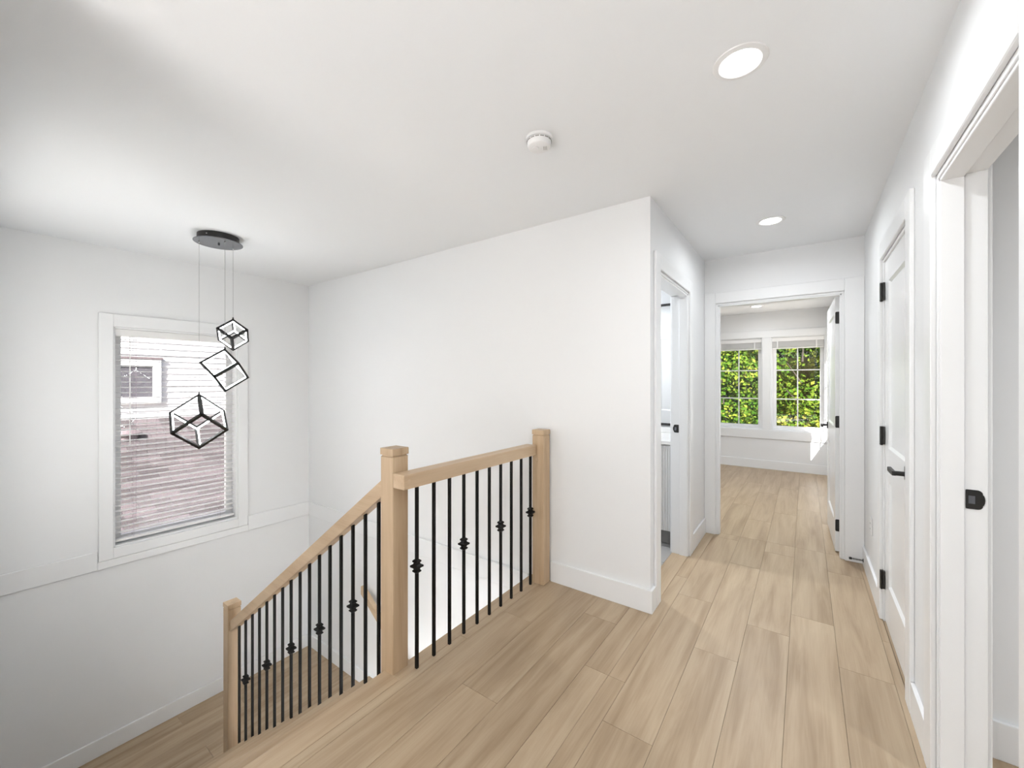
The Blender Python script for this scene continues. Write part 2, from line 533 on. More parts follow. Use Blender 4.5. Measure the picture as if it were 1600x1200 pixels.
# edge board (nosing) along the stairwell, planks butt against it
mb = MB()
mb.box(XE, XE + 0.074, 1.2005, YB, -0.035, 0.0, 0.003)
mb.build('nosing', 'tread', fl)
mb = MB()
mb.box(XN, XE + 0.074, 0.05, 1.20, -0.035, 0.0, 0.006, 2)
mb.build('nosing', 'tread', fl)
mb = MB()
mb.box(XE - 0.001, XE + 0.074, -0.6, 0.05, -PT, 0.0)
mb.build('nosing', 'tread', fl)

# fascia below the floor edge in the stairwell
mb = MB()
mb.box(XE - 0.014, XE, 1.29, YB, -0.32, -0.036, 0.002)
struct(mb.build('trim_1', 'trim'), 'white fascia board under the floor edge of the stairwell', 'trim')

# bathroom floor
bf = empty('floor_bathroom')
struct(bf, 'grey tiled floor inside the bathroom', 'floor')
MB().box(-2.6, XH - 0.12, YB + 0.12, YF, -0.3, -0.008).build('grout_bed', 'grout', bf)
tm = MB(); tm.box(-0.148, 0.148, -0.148, 0.148, -0.008, 0.002, 0.0015); tme = tm.mesh('tile', 'tile')
for i in range(5):
    for j in range(4):
        place('tile', tme, bf, (-1.005 - 0.30 * i, 2.68 + 0.30 * j, 0))
mb = MB(); mb.box(XH - 0.12, XH + 0.0, BATH[0], BATH[1], -PT, 0.004, 0.002)
mb.build('threshold', 'tread', bf)

# landing and ground floor
lf = empty('floor_landing', (0, 0, ZL))
struct(lf, 'light oak plank floor of the stair landing', 'floor')
mb = MB()
mb.box(XL, -3.57, 0.05, 1.29, ZL - 0.25, ZL - PT)
mb.box(XL, -3.40, 1.29, YB, ZL - 0.25, ZL - PT)
mb.build('subfloor', 'sub', lf)
def land_regions(x0, x1):
    return [(x0, x1, 0.05, YB)] if x1 < -3.575 else ([(x0, -3.575, 0.05, YB), (-3.575, x1, 1.29, YB)] if x0 < -3.575 else [(x0, x1, 1.29, YB)])
lay(lf, XL, -3.40, land_regions, ZL, ph={}, x_ref=XL)
mb = MB()
mb.box(XL, 0.47, -0.07, YB + 0.12, ZLOW - 0.1, ZLOW)
o = mb.build('floor_lower', 'floor'); struct(o, 'oak floor at the foot of the stairs', 'floor')
MB().box(XE - 0.001, 0.47, -0.07, 0.05, ZLOW, -0.3).build('wall_lower_near', 'wall')
MB().box(0.36, 0.47, 0.05, YB, ZLOW, -0.3).build('wall_lower_right', 'wall')
MB().box(XH, 0.47, YB, YB + 0.12, ZLOW, -0.3).build('wall_lower_back', 'wall')
for n in ('wall_lower_near', 'wall_lower_right', 'wall_lower_back'):
    struct(bpy.data.objects[n], {'wall_lower_near': 'white near wall under the hall floor', 'wall_lower_right': 'white right wall under the hall floor', 'wall_lower_back': 'white back wall under the hall floor'}[n], 'wall')

# ------------------------------------------------------------------ baseboards and bands
def bb(name, boxes, label, z0=0.0, h=BH, cat='baseboard'):
    m = MB()
    for (x0, x1, y0, y1) in boxes:
        m.box(x0, x1, y0, y1, z0, z0 + h, 0.004, 2)
    return struct(m.build(name, 'trim'), label, cat)
T = 0.015
bb('baseboard_back', [(-1.402, XH + T, YB - T, YB), (XH, XH + T, YB, 2.468)], 'white baseboard on the wall right of the railing')
bb('baseboard_hall_left', [(XH, XH + T, 3.462, YF - T - 0.001)], 'short white baseboard between bathroom and bedroom doorways')
bb('baseboard_right_far', [(XR - T, XR, 3.21, YF - T)], 'white baseboard on the right wall past the closet door')
bb('baseboard_right_near', [(XR - T, XR, 2.05, 2.283)], 'short white baseboard between the two right doorways')
bb('baseboard_bedroom_far', [(-3.1, XBR - T, YW - T, YW)], 'white baseboard under the bedroom windows')
bb('baseboard_bedroom_right', [(XBR - T, XBR, YF + 0.2, YW)], 'white baseboard on the bedroom right wall')
bb('baseboard_landing_left', [(XL, XL + T, 0.05, YB)], 'white baseboard along the left wall of the landing', ZL)
bb('baseboard_landing_back', [(XL + T, -3.40, YB - T, YB)], 'white baseboard along the back wall of the landing', ZL)
bb('baseboard_side_room', [(XR + 0.13, 3.5, 2.21 - T, 2.21)], 'white baseboard in the side room past the near right doorway')
m = MB()   # skirt board running down beside the lower flight
s2 = 0.1811 / 0.2475
m.prism([(-3.40, ZL - 0.25), (-3.40, ZL + BH), (-3.34, ZL + BH), (-1.70, ZL + BH - 1.64 * s2), (-1.70, ZL - 0.25 - 1.70 * s2)], 'y', YB - T, YB)
struct(m.build('trim_2', 'trim'), 'white skirt board sloping down beside the lower stair flight', 'trim')

# horizontal band at the level of the upper floor around the stairwell
m = MB(); m.box(XL, XL + 0.016, 0.05, 0.70, -0.148, 0.0, 0.003); m.box(XL, XL + 0.016, 1.776, YB, -0.148, 0.0, 0.003)
m.box(XL, XL + 0.016, 0.70, 1.776, -0.148, -0.086, 0.003)
struct(m.build('trim_3', 'trim'), 'white horizontal band under the stair window', 'trim')
m = MB(); m.box(XL + 0.016, XE - 0.015, YB - 0.016, YB, -0.148, 0.0, 0.003)
struct(m.build('trim_4', 'trim'), 'white horizontal band on the wall behind the stair railing', 'trim')

# ------------------------------------------------------------------ door frames
CW, CT = 0.098, 0.016
def frame_y(name, x_face, side, op, x_back, label, near_leg=True, stop_x=None, far_leg=True, head_to=None, back_casing=True):
    """frame of an opening in a wall running along y; side=+1 when the hall lies at smaller x"""
    y0, y1, _, zt = op
    r = empty(name, (x_face, (y0 + y1) / 2, 0))
    struct(r, label, 'door frame')
    def bx(a, b, *rest):
        m = MB(); m.box(min(a, b), max(a, b), *rest); return m
    faces = [(x_face, x_face - side * CT)] + ([(x_back, x_back + side * CT)] if back_casing else [])
    for i, (a, b) in enumerate(faces):
        ya, yb = y0 - CW, y1 + CW
        if head_to and i == 0: ya, yb = head_to
        bx(a, b, ya, y0 - 0.004, 0.0 if ya < y0 else 0, zt + CW, 0.003, 1).build('side_casing', 'trim', r)
        bx(a, b, y1 + 0.004, yb, 0, zt + CW, 0.003, 1).build('side_casing', 'trim', r)
        bx(a, b, y0 - 0.004, y1 + 0.004, zt + 0.004, zt + CW, 0.003, 1).build('head_casing', 'trim', r)
    jt = 0.014
    bx(x_face - side * 0.002, x_back + side * 0.002, y0 - 0.002, y0 + jt, 0.001, zt - jt, 0.0015).build('side_jamb', 'trim', r)
    bx(x_face - side * 0.002, x_back + side * 0.002, y1 - jt, y1 + 0.002, 0.001, zt - jt, 0.0015).build('side_jamb', 'trim', r)
    bx(x_face - side * 0.002, x_back + side * 0.002, y0 - 0.002, y1 + 0.002, zt - jt, zt + 0.002, 0.0015).build('head_jamb', 'trim', r)
    if stop_x:
        a, b = stop_x
        bx(a, b, y0 + jt, y0 + jt + 0.011, 0.001, zt - jt, 0.0015).build('stop_strip', 'trim', r)
        bx(a, b, y1 - jt - 0.011, y1 - jt, 0.001, zt - jt, 0.0015).build('stop_strip', 'trim', r)
        bx(a, b, y0 + jt, y1 - jt, zt - jt - 0.011, zt - jt, 0.0015).build('stop_strip', 'trim', r)
    return r

f_bath = frame_y('trim_5', XH, -1, BATH, XH - 0.12, 'white door frame of the bathroom doorway', stop_x=(XH - 0.062, XH - 0.0025), head_to=(2.472, 3.458))
f_clos = frame_y('trim_6', XR, 1, CLOS, XR + 0.11, 'white frame around the closed closet door', stop_x=(XR + 0.045, XR + 0.075), back_casing=False)
f_room = frame_y('trim_7', XR, 1, ROOM, XR + 0.11, 'white frame of the open doorway nearest on the right', stop_x=(XR + 0.0025, XR + 0.058))

# bedroom doorway frame (wall along x)
r = empty('trim_8', ((BED[0] + BED[1]) / 2, YF, 0)); struct(r, 'white door frame of the bedroom doorway at the hall end', 'door frame')
x0, x1, _, zt = BED
for (a, b) in ((YF - CT, YF), (YF + 0.12, YF + 0.12 + CT)):
    front = a < YF
    MB().box(XH + 0.0005 if front else x0 - CW, x0 - 0.004, a, b, 0, zt + CW, 0.003).build('side_casing', 'trim', r)
    MB().box(x1 + 0.004, XR - 0.001 if front else XBR - 0.001, a, b, 0, zt + CW, 0.003).build('side_casing', 'trim', r)
    MB().box(x0 - 0.004, x1 + 0.004, a, b, zt + 0.004, zt + CW, 0.003).build('head_casing', 'trim', r)
jt = 0.014
MB().box(x0 - 0.002, x0 + jt, YF - 0.002, YF + 0.122, 0.001, zt - jt, 0.0015).build('side_jamb', 'trim', r)
MB().box(x1 - jt, x1 + 0.002, YF - 0.002, YF + 0.122, 0.001, zt - jt, 0.0015).build('side_jamb', 'trim', r)
MB().box(x0 - 0.002, x1 + 0.002, YF - 0.002, YF + 0.122, zt - jt, zt + 0.002, 0.0015).build('head_jamb', 'trim', r)
MB().box(x0 + jt, x0 + jt + 0.011, YF + 0.0025, YF + 0.062, 0.001, zt - jt, 0.0015).build('stop_strip', 'trim', r)
MB().box(x1 - jt - 0.011, x1 - jt, YF + 0.0025, YF + 0.062, 0.001, zt - jt, 0.0015).build('stop_strip', 'trim', r)
MB().box(x0 + jt, x1 - jt, YF + 0.0025, YF + 0.062, zt - jt - 0.011, zt - jt, 0.0015).build('stop_strip', 'trim', r)

def round_rect(w, h, rad, n=5, right_only=False):
    pts = []
    corners = [(w / 2, h / 2, 0), (-w / 2, h / 2, 90), (-w / 2, -h / 2, 180), (w / 2, -h / 2, 270)]
    for cx, cy, a0 in corners:
        rr = rad if not (right_only and cx < 0) else 0.003
        ox, oy = cx - math.copysign(rr, cx), cy - math.copysign(rr, cy)
        for i in range(n + 1):
            a = math.radians(a0 + 90 * i / n)
            pts.append((ox + rr * math.cos(a), oy + rr * math.sin(a)))
    return pts

def strike(frame, xc, y, zc, direction, label):
    """strike plate on a jamb face (face normal -y)"""
    m = MB(); m.prism([(xc + direction * p[0], zc + p[1]) for p in round_rect(0.038, 0.062, 0.012, right_only=True)], 'y', y - 0.0025, y)
    o = m.build('strike_plate', 'black', frame); o['label'] = label
    m = MB(); m.box(xc - 0.013, xc + 0.002, y - 0.0032, y - 0.0024, zc - 0.014, zc + 0.012, 0.0004)
    m.build('latch_hole', 'steel', o)
    m = MB(); m.prism([(xc + direction * (0.018 + 0.006 * math.cos(t)) , zc + 0.018 * math.sin(t)) for t in [math.pi * 2 * i / 12 for i in range(12)]], 'y', y - 0.0026, y + 0.004)
    m.build('lip', 'black', o)
strike(f_room, 0.441, ROOM[1] - 0.0141, 0.972, 1, 'black strike plate')
strike(f_bath, XH - 0.086, BATH[1] - 0.0141, 0.985, -1, 'black strike plate')

# ------------------------------------------------------------------ doors
def door_leaf(width, height=2.015, th=0.035):
    """two-panel door lying in the local plane y=0..width, x=0..th, z up; recessed panels on both faces"""
    st = 0.115
    rails = [(0.0, 0.23), (0.80, 0.98), (height - 0.125, height)]
    m = MB()
    m.box(0, th, 0, st, 0, height, 0.0015)
    m.box(0, th, width - st, width, 0, height, 0.0015)
    for a, b in rails:
        m.box(0, th, st, width - st, a, b)
    return m, st, [(rails[0][1], rails[1][0]), (rails[1][1], rails[2][0])]

def add_panels(parent, tf, width, st, spans, th=0.035):
    for a, b in spans:
        m = MB()
        m.box(0.010, th - 0.010, st - 0.001, width - st + 0.001, a - 0.001, b + 0.001)
        # sloped sticking around the panel on both faces
        for f, inn in ((0.0005, 0.0105), (th - 0.0005, th - 0.0105)):
            y0, y1 = st, width - st
            w = 0.013
            quads = [[(f, y0, a), (f, y1, a), (inn, y1 - w, a + w), (inn, y0 + w, a + w)],
                     [(f, y0, b), (f, y1, b), (inn, y1 - w, b - w), (inn, y0 + w, b - w)],
                     [(f, y0, a), (f, y0, b), (inn, y0 + w, b - w), (inn, y0 + w, a + w)],
                     [(f, y1, a), (f, y1, b), (inn, y1 - w, b - w), (inn, y1 - w, a + w)]]
            for q in quads:
                m.bm.faces.new([m.bm.verts.new(p) for p in q])
        m.bm.transform(tf)
        m.build('panel', 'door', parent)

def lever(parent, tf, flip=1):
    """square rose, neck and lever; local: x out of the door face, y along the door"""
    m = MB(); m.box(0, 0.008, -0.030, 0.030, -0.030, 0.030, 0.0015)
    m.bm.transform(tf); rose = m.build('rose', 'black', parent)
    m = MB(); m.lathe([(0.0105, 0.008), (0.0105, 0.048)], 14, axis='x')
    m.bm.transform(tf); m.build('neck', 'black', parent, True)
    m = MB(); m.box(0.040, 0.054, -0.012 * 1, 0.115, -0.010, 0.010, 0.003, 2)
    if flip < 0:
        m.bm.transform(Matrix.Scale(-1, 4, Vector((0, 1, 0))))
    m.bm.transform(tf); m.build('lever', 'black', parent)

# closet door (closed, in the hall's right wall)
d = empty('door_1', (XR + 0.005, CLOS[1] - 0.015, 0)); struct(d, 'closed white two-panel closet door with black lever', 'door')
wd = CLOS[1] - CLOS[0] - 0.034
tf = Matrix.Translation((XR + 0.006, CLOS[0] + 0.017, 0.010))
m, st, spans = door_leaf(wd); m.bm.transform(tf); m.build('stile_frame', 'door', d)
add_panels(d, tf, wd, st, spans)
lever(d, Matrix.Translation((XR + 0.006, CLOS[0] + 0.017 + 0.062, 0.945)) @ Matrix.Scale(-1, 4, Vector((1, 0, 0))))
for z in (1.86, 1.05, 0.238):
    m = MB(); m.box(XR - 0.006, XR + 0.004, CLOS[1] - 0.031, CLOS[1] - 0.004, z - 0.05, z + 0.05, 0.001)
    m.lathe([(0.0075, z - 0.05), (0.0075, z + 0.05)], 12, (XR - 0.010, CLOS[1] - 0.0165, 0))
    m.lathe([(0.005, z - 0.056), (0.0085, z - 0.05), (0.0085, z - 0.048)], 12, (XR - 0.010, CLOS[1] - 0.0165, 0))
    m.build('hinge', 'black', d)

# bedroom door (open into the bedroom, hinged at the right jamb)
hx, hy = BED[1] - 0.014, YF + 0.135
d = empty('door_2', (hx, hy, 0)); struct(d, 'white bedroom door standing open against the right wall', 'door')
wd = 0.80
ang = math.radians(1.5)
tf = Matrix.Translation((hx, hy, 0.010)) @ Matrix.Rotation(ang, 4, 'Z') @ Matrix.Translation((-0.033, 0.0, 0))
m, st, spans = door_leaf(wd); m.bm.transform(tf); m.build('stile_frame', 'door', d)
add_panels(d, tf, wd, st, spans)
lever(d, tf @ Matrix.Translation((0, wd - 0.06, 0.935)) @ Matrix.Rotation(math.pi, 4, 'Z'))
for z in (1.86, 1.035, 0.215):
    m = MB()
    pts = round_rect(0.034, 0.094, 0.009)
    m.prism([(p[0] + 0.018, p[1] + z - 0.010) for p in pts], 'y', -0.003, 0.0005)
    m.bm.transform(tf)
    m.lathe([(0.0065, z - 0.05), (0.0065, z + 0.045)], 12, (hx + 0.006, hy - 0.006, 0))
    m.build('hinge', 'black', d)

# bathroom door, swung into the bathroom against its wall, hinged at the near jamb
d = empty('door_3', (XH - 0.12, BATH[0] + 0.015, 0)); struct(d, 'white bathroom door swung open inside the bathroom', 'door')
tf = Matrix.Translation((XH - 0.15, BATH[0] + 0.013, 0.010)) @ Matrix.Rotation(math.radians(92), 4, 'Z')
m, st, spans = door_leaf(0.73); m.bm.transform(tf); m.build('stile_frame', 'door', d)
add_panels(d, tf, 0.73, st, spans)

# ------------------------------------------------------------------ windows
def window_unit(name, axis, face, depth_dir, op, label, mun_v=(), mun_h=(), wall_t=0.15, sash=0.055, setback=0.095, casing=None):
    """frame set back in the opening; axis 'y': wall runs along y, outward = depth_dir on x; 'x' likewise"""
    a0, a1, z0, z1 = op
    mid = (a0 + a1) / 2
    r = empty(name, (face, mid, z0) if axis == 'y' else (mid, face, z0))
    struct(r, label, 'window')
    def B(u0, u1, d0, d1, za, zb, bev=0.002):
        m = MB()
        p, q = sorted((face + depth_dir * d0, face + depth_dir * d1))
        if axis == 'y': m.box(p, q, u0, u1, za, zb, bev)
        else: m.box(u0, u1, p, q, za, zb, bev)
        return m
    lt = 0.012  # jamb liner
    B(a0 - 0.001, a0 + lt, 0, wall_t, z0, z1).build('jamb_liner', 'trim', r)
    B(a1 - lt, a1 + 0.001, 0, wall_t, z0, z1).build('jamb_liner', 'trim', r)
    B(a0, a1, 0, wall_t, z1 - lt, z1 + 0.001).build('head_liner', 'trim', r)
    B(a0, a1, 0, wall_t, z0 - 0.001, z0 + lt).build('stool', 'trim', r)
    i0, i1, iz0, iz1 = a0 + lt, a1 - lt, z0 + lt, z1 - lt
    s, e = setback, setback + 0.045
    f = B(i0, i0 + sash, s, e, iz0, iz1); f.build('sash_stile', 'pvc', r)
    B(i1 - sash, i1, s, e, iz0, iz1).build('sash_stile', 'pvc', r)
    B(i0 + sash, i1 - sash, s, e, iz1 - sash, iz1).build('sash_rail', 'pvc', r)
    B(i0 + sash, i1 - sash, s, e, iz0, iz0 + sash).build('sash_rail', 'pvc', r)
    g0, g1, gz0, gz1 = i0 + sash, i1 - sash, iz0 + sash, iz1 - sash
    B(g0, g1, s + 0.020, s + 0.026, gz0, gz1, 0).build('pane', 'glass', r)
    for u in mun_v:
        B(u - 0.008, u + 0.008, s + 0.008, s + 0.019, gz0, gz1, 0.001).build('glazing_bar', 'pvc', r)
    for z in mun_h:
        B(g0, g1, s + 0.008, s + 0.019, z - 0.008, z + 0.008, 0.001).build('glazing_bar', 'pvc', r)
    return r, B

w1, B = window_unit('window_1', 'y', XL, -1, WIN1, 'tall white framed stair window with lowered blind', wall_t=0.17, sash=0.052, setback=0.10)
cs = 0.088
B(WIN1[0] - cs, WIN1[0] - 0.002, -0.018, 0, -0.084, 1.905, 0.003).build('side_casing', 'trim', w1)
B(WIN1[1] + 0.002, WIN1[1] + cs, -0.018, 0, -0.084, 1.905, 0.003).build('side_casing', 'trim', w1)
B(WIN1[0] - 0.002, WIN1[1] + 0.002, -0.018, 0, 1.802, 1.905, 0.003).build('head_casing', 'trim', w1)
B(WIN1[0] - 0.002, WIN1[1] + 0.002, -0.018, 0, -0.084, -0.002, 0.003).build('apron', 'trim', w1)

w2, B2 = window_unit('window_2', 'x', YW, 1, W2, 'left of the two bedroom windows, six panes over green trees', mun_v=(-0.8775,), mun_h=(1.088, 1.535), sash=0.05)
w3, B3 = window_unit('window_3', 'x', YW, 1, W3, 'right of the two bedroom windows, six panes over green trees', mun_v=(-0.0925,), mun_h=(1.088, 1.535), sash=0.05)
# shared casing around the pair
c = empty('trim_9', (-0.485, YW, 0)); struct(c, 'white casing boards around the pair of bedroom windows', 'trim')
MB().box(-1.31, W2[0] - 0.002, YW - 0.018, YW, 0.47, 2.15, 0.003).build('side_casing', 'trim', c)
MB().box(W2[1] + 0.002, W3[0] - 0.002, YW - 0.018, YW, 0.606, 2.042, 0.003).build('middle_casing', 'trim', c)
MB().box(W3[1] + 0.002, XBR - 0.001, YW - 0.018, YW, 0.47, 2.15, 0.003).build('side_casing', 'trim', c)
MB().box(W2[0] - 0.002, W3[1] + 0.002, YW - 0.018, YW, 2.042, 2.15, 0.003).build('head_casing', 'trim', c)
MB().box(W2[0] - 0.002, W3[1] + 0.002, YW - 0.020, YW, 0.47, 0.606, 0.003).build('apron', 'trim', c)
w4, B4 = window_unit('window_4', 'y', XBR, 1, W4, 'bedroom side window beyond the open door that lets the sun in', wall_t=0.12, sash=0.04, setback=0.06, mun_v=(7.0,), mun_h=(1.1, 1.55))
w5, B5 = window_unit('window_5_added', 'x', -3.0, -1, W5, 'added wide window behind the viewer that lets in fill daylight', wall_t=0.14, setback=0.08)  # added out of view for frontal daylight

w6, B6 = window_unit('window_6_added', 'x', 0.05, -1, W6, 'added frosted window, out of view, that lights the stairwell', wall_t=0.12, setback=0.05)  # added out of view as a large soft source
m = MB(); m.bm.faces.new([m.bm.verts.new(p) for p in ((W6[0] + 0.06, -0.036, W6[2] + 0.06), (W6[1] - 0.06, -0.036, W6[2] + 0.06), (W6[1] - 0.06, -0.036, W6[3] - 0.06), (W6[0] + 0.06, -0.036, W6[3] - 0.06))])
m.build('frosted_film', 'frost', w6)  # translucent sheet of the added window, spreads the sun indoors

# ------------------------------------------------------------------ blinds
def stair_blind():
    y0, y1 = WIN1[0] + 0.018, WIN1[1] - 0.018
    xc = XL - 0.052
    b = empty('venetian_blind', (xc, (y0 + y1) / 2, 1.785))
    tag(b, 'white slatted venetian blind lowered in the stair window', 'blind')
    m = MB(); m.box(xc - 0.028, xc + 0.028, y0, y1, 1.742, 1.786, 0.003); m.build('headrail', 'slat', b)
    m = MB(); m.box(xc + 0.029, xc + 0.036, y0 - 0.004, y1 + 0.004, 1.728, 1.787, 0.002); m.build('valance', 'slat', b)
    L = y1 - y0
    m = MB()
    n = 6
    pr = []
    for i in range(n + 1):
        t = i / n - 0.5
        pr.append((0.050 * t, 0.0035 * (1 - 4 * t * t)))
    prof = [(p[0], p[1] + 0.0012) for p in pr] + [(p[0], p[1] - 0.0012) for p in reversed(pr)]
    m.prism(prof, 'y', -L / 2, L / 2)
    me = m.mesh('slat', 'slat')
    z = 1.705; k = 0
    while z > 0.075:
        place('slat', me, b, (xc, (y0 + y1) / 2, z), (0, math.radians(random.uniform(-2.0, 2.0) + 3.0), 0))
        z -= 0.0445; k += 1
    m = MB(); m.box(xc - 0.026, xc + 0.026, y0, y1, 0.030, 0.050, 0.004); m.build('bottom_rail', 'slat', b)
    for u in (0.13, 0.86):
        yy = y0 + L * u
        for dx in (-0.026, 0.026):
            m = MB(); m.tube((xc + dx, yy, 0.05), (xc + dx, yy, 1.745), 0.0009, 6); m.build('ladder_cord', 'cord', b)
    m = MB(); m.tube((xc + 0.030, y0 + 0.125, 0.17), (xc + 0.030, y0 + 0.125, 1.745), 0.0011, 6); m.build('lift_cord', 'cord', b)
    m = MB(); m.tube((xc + 0.038, y0 + 0.085, 0.83), (xc + 0.038, y0 + 0.085, 1.74), 0.004, 8); m.build('tilt_wand', 'pvc', b)
    return b
stair_blind()

def raised_blind(op, label):
    x0, x1 = op[0] + 0.016, op[1] - 0.016
    yc = YW + 0.045
    b = empty('venetian_blind', ((x0 + x1) / 2, yc, op[3] - 0.014))
    tag(b, label, 'blind', group='raised bedroom blinds')
    zt = op[3] - 0.014
    m = MB(); m.box(x0, x1, yc - 0.028, yc + 0.028, zt - 0.045, zt, 0.002); m.build('headrail', 'slat', b)
    m = MB(); m.box(x0 - 0.003, x1 + 0.003, yc - 0.036, yc - 0.029, zt - 0.055, zt, 0.002); m.build('valance', 'slat', b)
    m = MB(); m.box(-(x1 - x0) / 2, (x1 - x0) / 2, -0.025, 0.025, -0.0014, 0.0014)
    me = m.mesh('slat', 'slat')
    for i in range(20):
        place('slat', me, b, ((x0 + x1) / 2, yc + random.uniform(-0.002, 0.002), zt - 0.055 - 0.0046 * i))
    zb = zt - 0.055 - 0.0046 * 20 - 0.010
    m = MB(); m.box(x0, x1, yc - 0.026, yc + 0.026, zb - 0.008, zb + 0.008, 0.003); m.build('bottom_rail', 'slat', b)
    for u in (0.1, 0.86):
        m = MB(); m.box(x0 + (x1 - x0) * u - 0.008, x0 + (x1 - x0) * u + 0.008, yc - 0.0285, yc - 0.0265, zb, zt - 0.045); m.build('ladder_tape', 'slat', b)
raised_blind(W2, 'raised white blind at the top of the left bedroom window')
raised_blind(W3, 'raised white blind at the top of the right bedroom window')

# ------------------------------------------------------------------ stairs
RISE, GO = 0.1811, 0.2475
st_up = empty('staircase', (XN, 0.65, ZL)); tag(st_up, 'upper flight of oak stairs descending left from the hall', 'stairs')
m = MB(); m.box(0, GO + 0.028, -0.619, 0.618, -0.030, 0, 0.006, 2); tread_me = m.mesh('tread', 'tread')
for k in range(1, 9):
    place('tread', tread_me, st_up, (XN - GO * k, 0.67, -RISE * k))
for k in range(0, 9):
    m = MB(); m.box(XN - GO * k + 0.028, XN - GO * k + 0.045, 0.051, 1.275, -RISE * (k + 1) + 0.0005, -RISE * k - 0.031)
    m.build('riser', 'trim', st_up)
m = MB()
pl = [(XN + 0.03, -0.04)]
for k in range(1, 9):
    pl += [(XN - GO * (k - 1) + 0.028, -RISE * k - 0.031), (XN - GO * k + 0.028, -RISE * k - 0.031)]
pl += [(XN - GO * 8 + 0.028, ZL - 0.25), (XN - GO * 8 + 0.40, ZL - 0.25), (XN + 0.03, -0.42)]
m.prism(pl, 'y', 1.276, 1.292)
m.build('stringer', 'trim', st_up)

st_dn = empty('staircase', (-3.40, 1.85, ZLOW)); tag(st_dn, 'lower flight of oak stairs descending right along the back wall', 'stairs')
m = MB(); m.box(-GO - 0.028, 0, -0.555, 0.545, -0.030, 0, 0.006, 2); tread2 = m.mesh('tread', 'tread')
for k in range(1, 9):
    place('tread', tread2, st_dn, (-3.40 + GO * k, 1.846, ZL - RISE * k))
for k in range(0, 9):
    m = MB(); m.box(-3.40 + GO * k - 0.045, -3.40 + GO * k - 0.028, 1.293, YB - T, ZL - RISE * (k + 1) + 0.0005, ZL - RISE * k - 0.031)
    m.build('riser', 'trim', st_dn)
m = MB(); m.box(-3.425, -3.395, 1.293, YB - T, ZL - 0.030, ZL + 0.0005, 0.006, 2); m.build('nosing', 'tread', st_dn)

# ------------------------------------------------------------------ railing
YR = 1.244                                             # line of the sloping rail
rl = empty('stair_railing', (-1.584, YR, 0))
tag(rl, 'light oak stair railing with black iron balusters', 'railing')
def newel(xa, xb, ya, yb, z0, z1):
    m = MB(); m.box(xa, xb, ya, yb, z0, z1 - 0.038, 0.003)
    p = m.build('newel_post', 'post', rl)
    m = MB(); m.box(xa + 0.005, xb - 0.005, ya + 0.005, yb - 0.005, z1 - 0.039, z1 - 0.031)
    m.build('neck', 'post', p)
    m = MB(); m.box(xa - 0.002, xb + 0.002, ya - 0.002, yb + 0.002, z1 - 0.032, z1, 0.004, 2)
    m.build('cap', 'post', p)
    return p
np_main = newel(-1.629, -1.539, 1.199, 1.289, -0.34, 1.040)
np_wall = newel(-1.494, -1.405, 2.308, 2.390, 0.0, 1.030)
np_low = newel(-3.507, -3.422, 1.200, 1.286, ZL, -0.285)
# bolt plugs
for (p, x, y, z) in ((np_wall, -1.456, 2.308, 0.835), (np_wall, -1.456, 2.308, 0.105)):
    m = MB(); m.lathe([(0.010, -0.003), (0.010, 0.001), (0.006, 0.002)], 14, (x, y, z), 'y'); m.build('plug', 'rail', p)

RZ0, RZ1 = 0.862, 0.930
RX0, RX1 = -1.5385, -1.4610
m = MB(); m.box(RX0, RX1, 1.200, 2.3075, RZ0, RZ1, 0.006, 2)
gr = m.build('guard_rail', 'rail', rl)
m = MB(); m.lathe([(0.010, -0.002), (0.010, 0.001), (0.006, 0.002)], 14, (RX1, 1.228, 0.897), 'x'); m.build('plug', 'rail', gr)

SL = 0.7215
xa, xb = -1.629, -3.4215
top_z = lambda x: 0.873 + (x + 1.656) * SL
m = MB()
hw = 0.031
for_pts = []
za, zb = top_z(xa), top_z(xb)
V = 0.081
m.hexa([(xb, YR - hw, zb - V), (xa, YR - hw, za - V), (xa, YR + hw, za - V), (xb, YR + hw, zb - V),
        (xb, YR - hw, zb), (xa, YR - hw, za), (xa, YR + hw, za), (xb, YR + hw, zb)], 0.005, 2)
m.build('handrail', 'railx', rl)

BR = 0.0070
def knuckle_mesh():
    m = MB()
    z = [(-0.032, 0.0085), (-0.026, 0.0150), (-0.020, 0.0150), (-0.016, 0.0105), (-0.010, 0.0125), (-0.004, 0.0225),
         (0.004, 0.0225), (0.010, 0.0125), (0.016, 0.0105), (0.020, 0.0150), (0.026, 0.0150), (0.032, 0.0085)]
    rings = []
    for h, r_ in z:
        rings.append([m.bm.verts.new((sx * r_, sy * r_, h)) for sx, sy in ((1, 1), (-1, 1), (-1, -1), (1, -1))])
    for a, b in zip(rings[:-1], rings[1:]):
        for i in range(4):
            m.bm.faces.new((a[i], a[(i + 1) % 4], b[(i + 1) % 4], b[i]))
    m.bm.faces.new(rings[0][::-1]); m.bm.faces.new(rings[-1])
    return m.mesh('knuckle', 'iron')
KN = knuckle_mesh()
def baluster(x, y, z0, z1, kz=None):
    m = MB(); m.box(-BR, BR, -BR, BR, 0, z1 - z0, 0.0008)
    o = place('baluster', m.mesh('baluster', 'iron'), rl, (x, y, z0))
    if kz is not None:
        k = bpy.data.objects.new('knuckle', KN); COL.objects.link(k); k.parent = o; k.location = (0, 0, kz - z0)
    return o
XB = -1.488
for i in range(10):
    y = 1.297 + 0.1088 * i
    baluster(XB, y, 0.0, RZ0 + 0.002, 0.482 if i % 3 == 0 else None)
for i in range(16):
    x = -1.705 - 0.1091 * i
    k = int(math.floor((XN + 0.028 - x) / GO)) + 1      # tread it stands on
    z0 = -RISE * min(k, 9)
    if x < XN - GO * 8: z0 = ZL
    baluster(x, YR, z0, top_z(x) - V + 0.004, (top_z(x) - 0.503) if i % 3 == 2 else None)

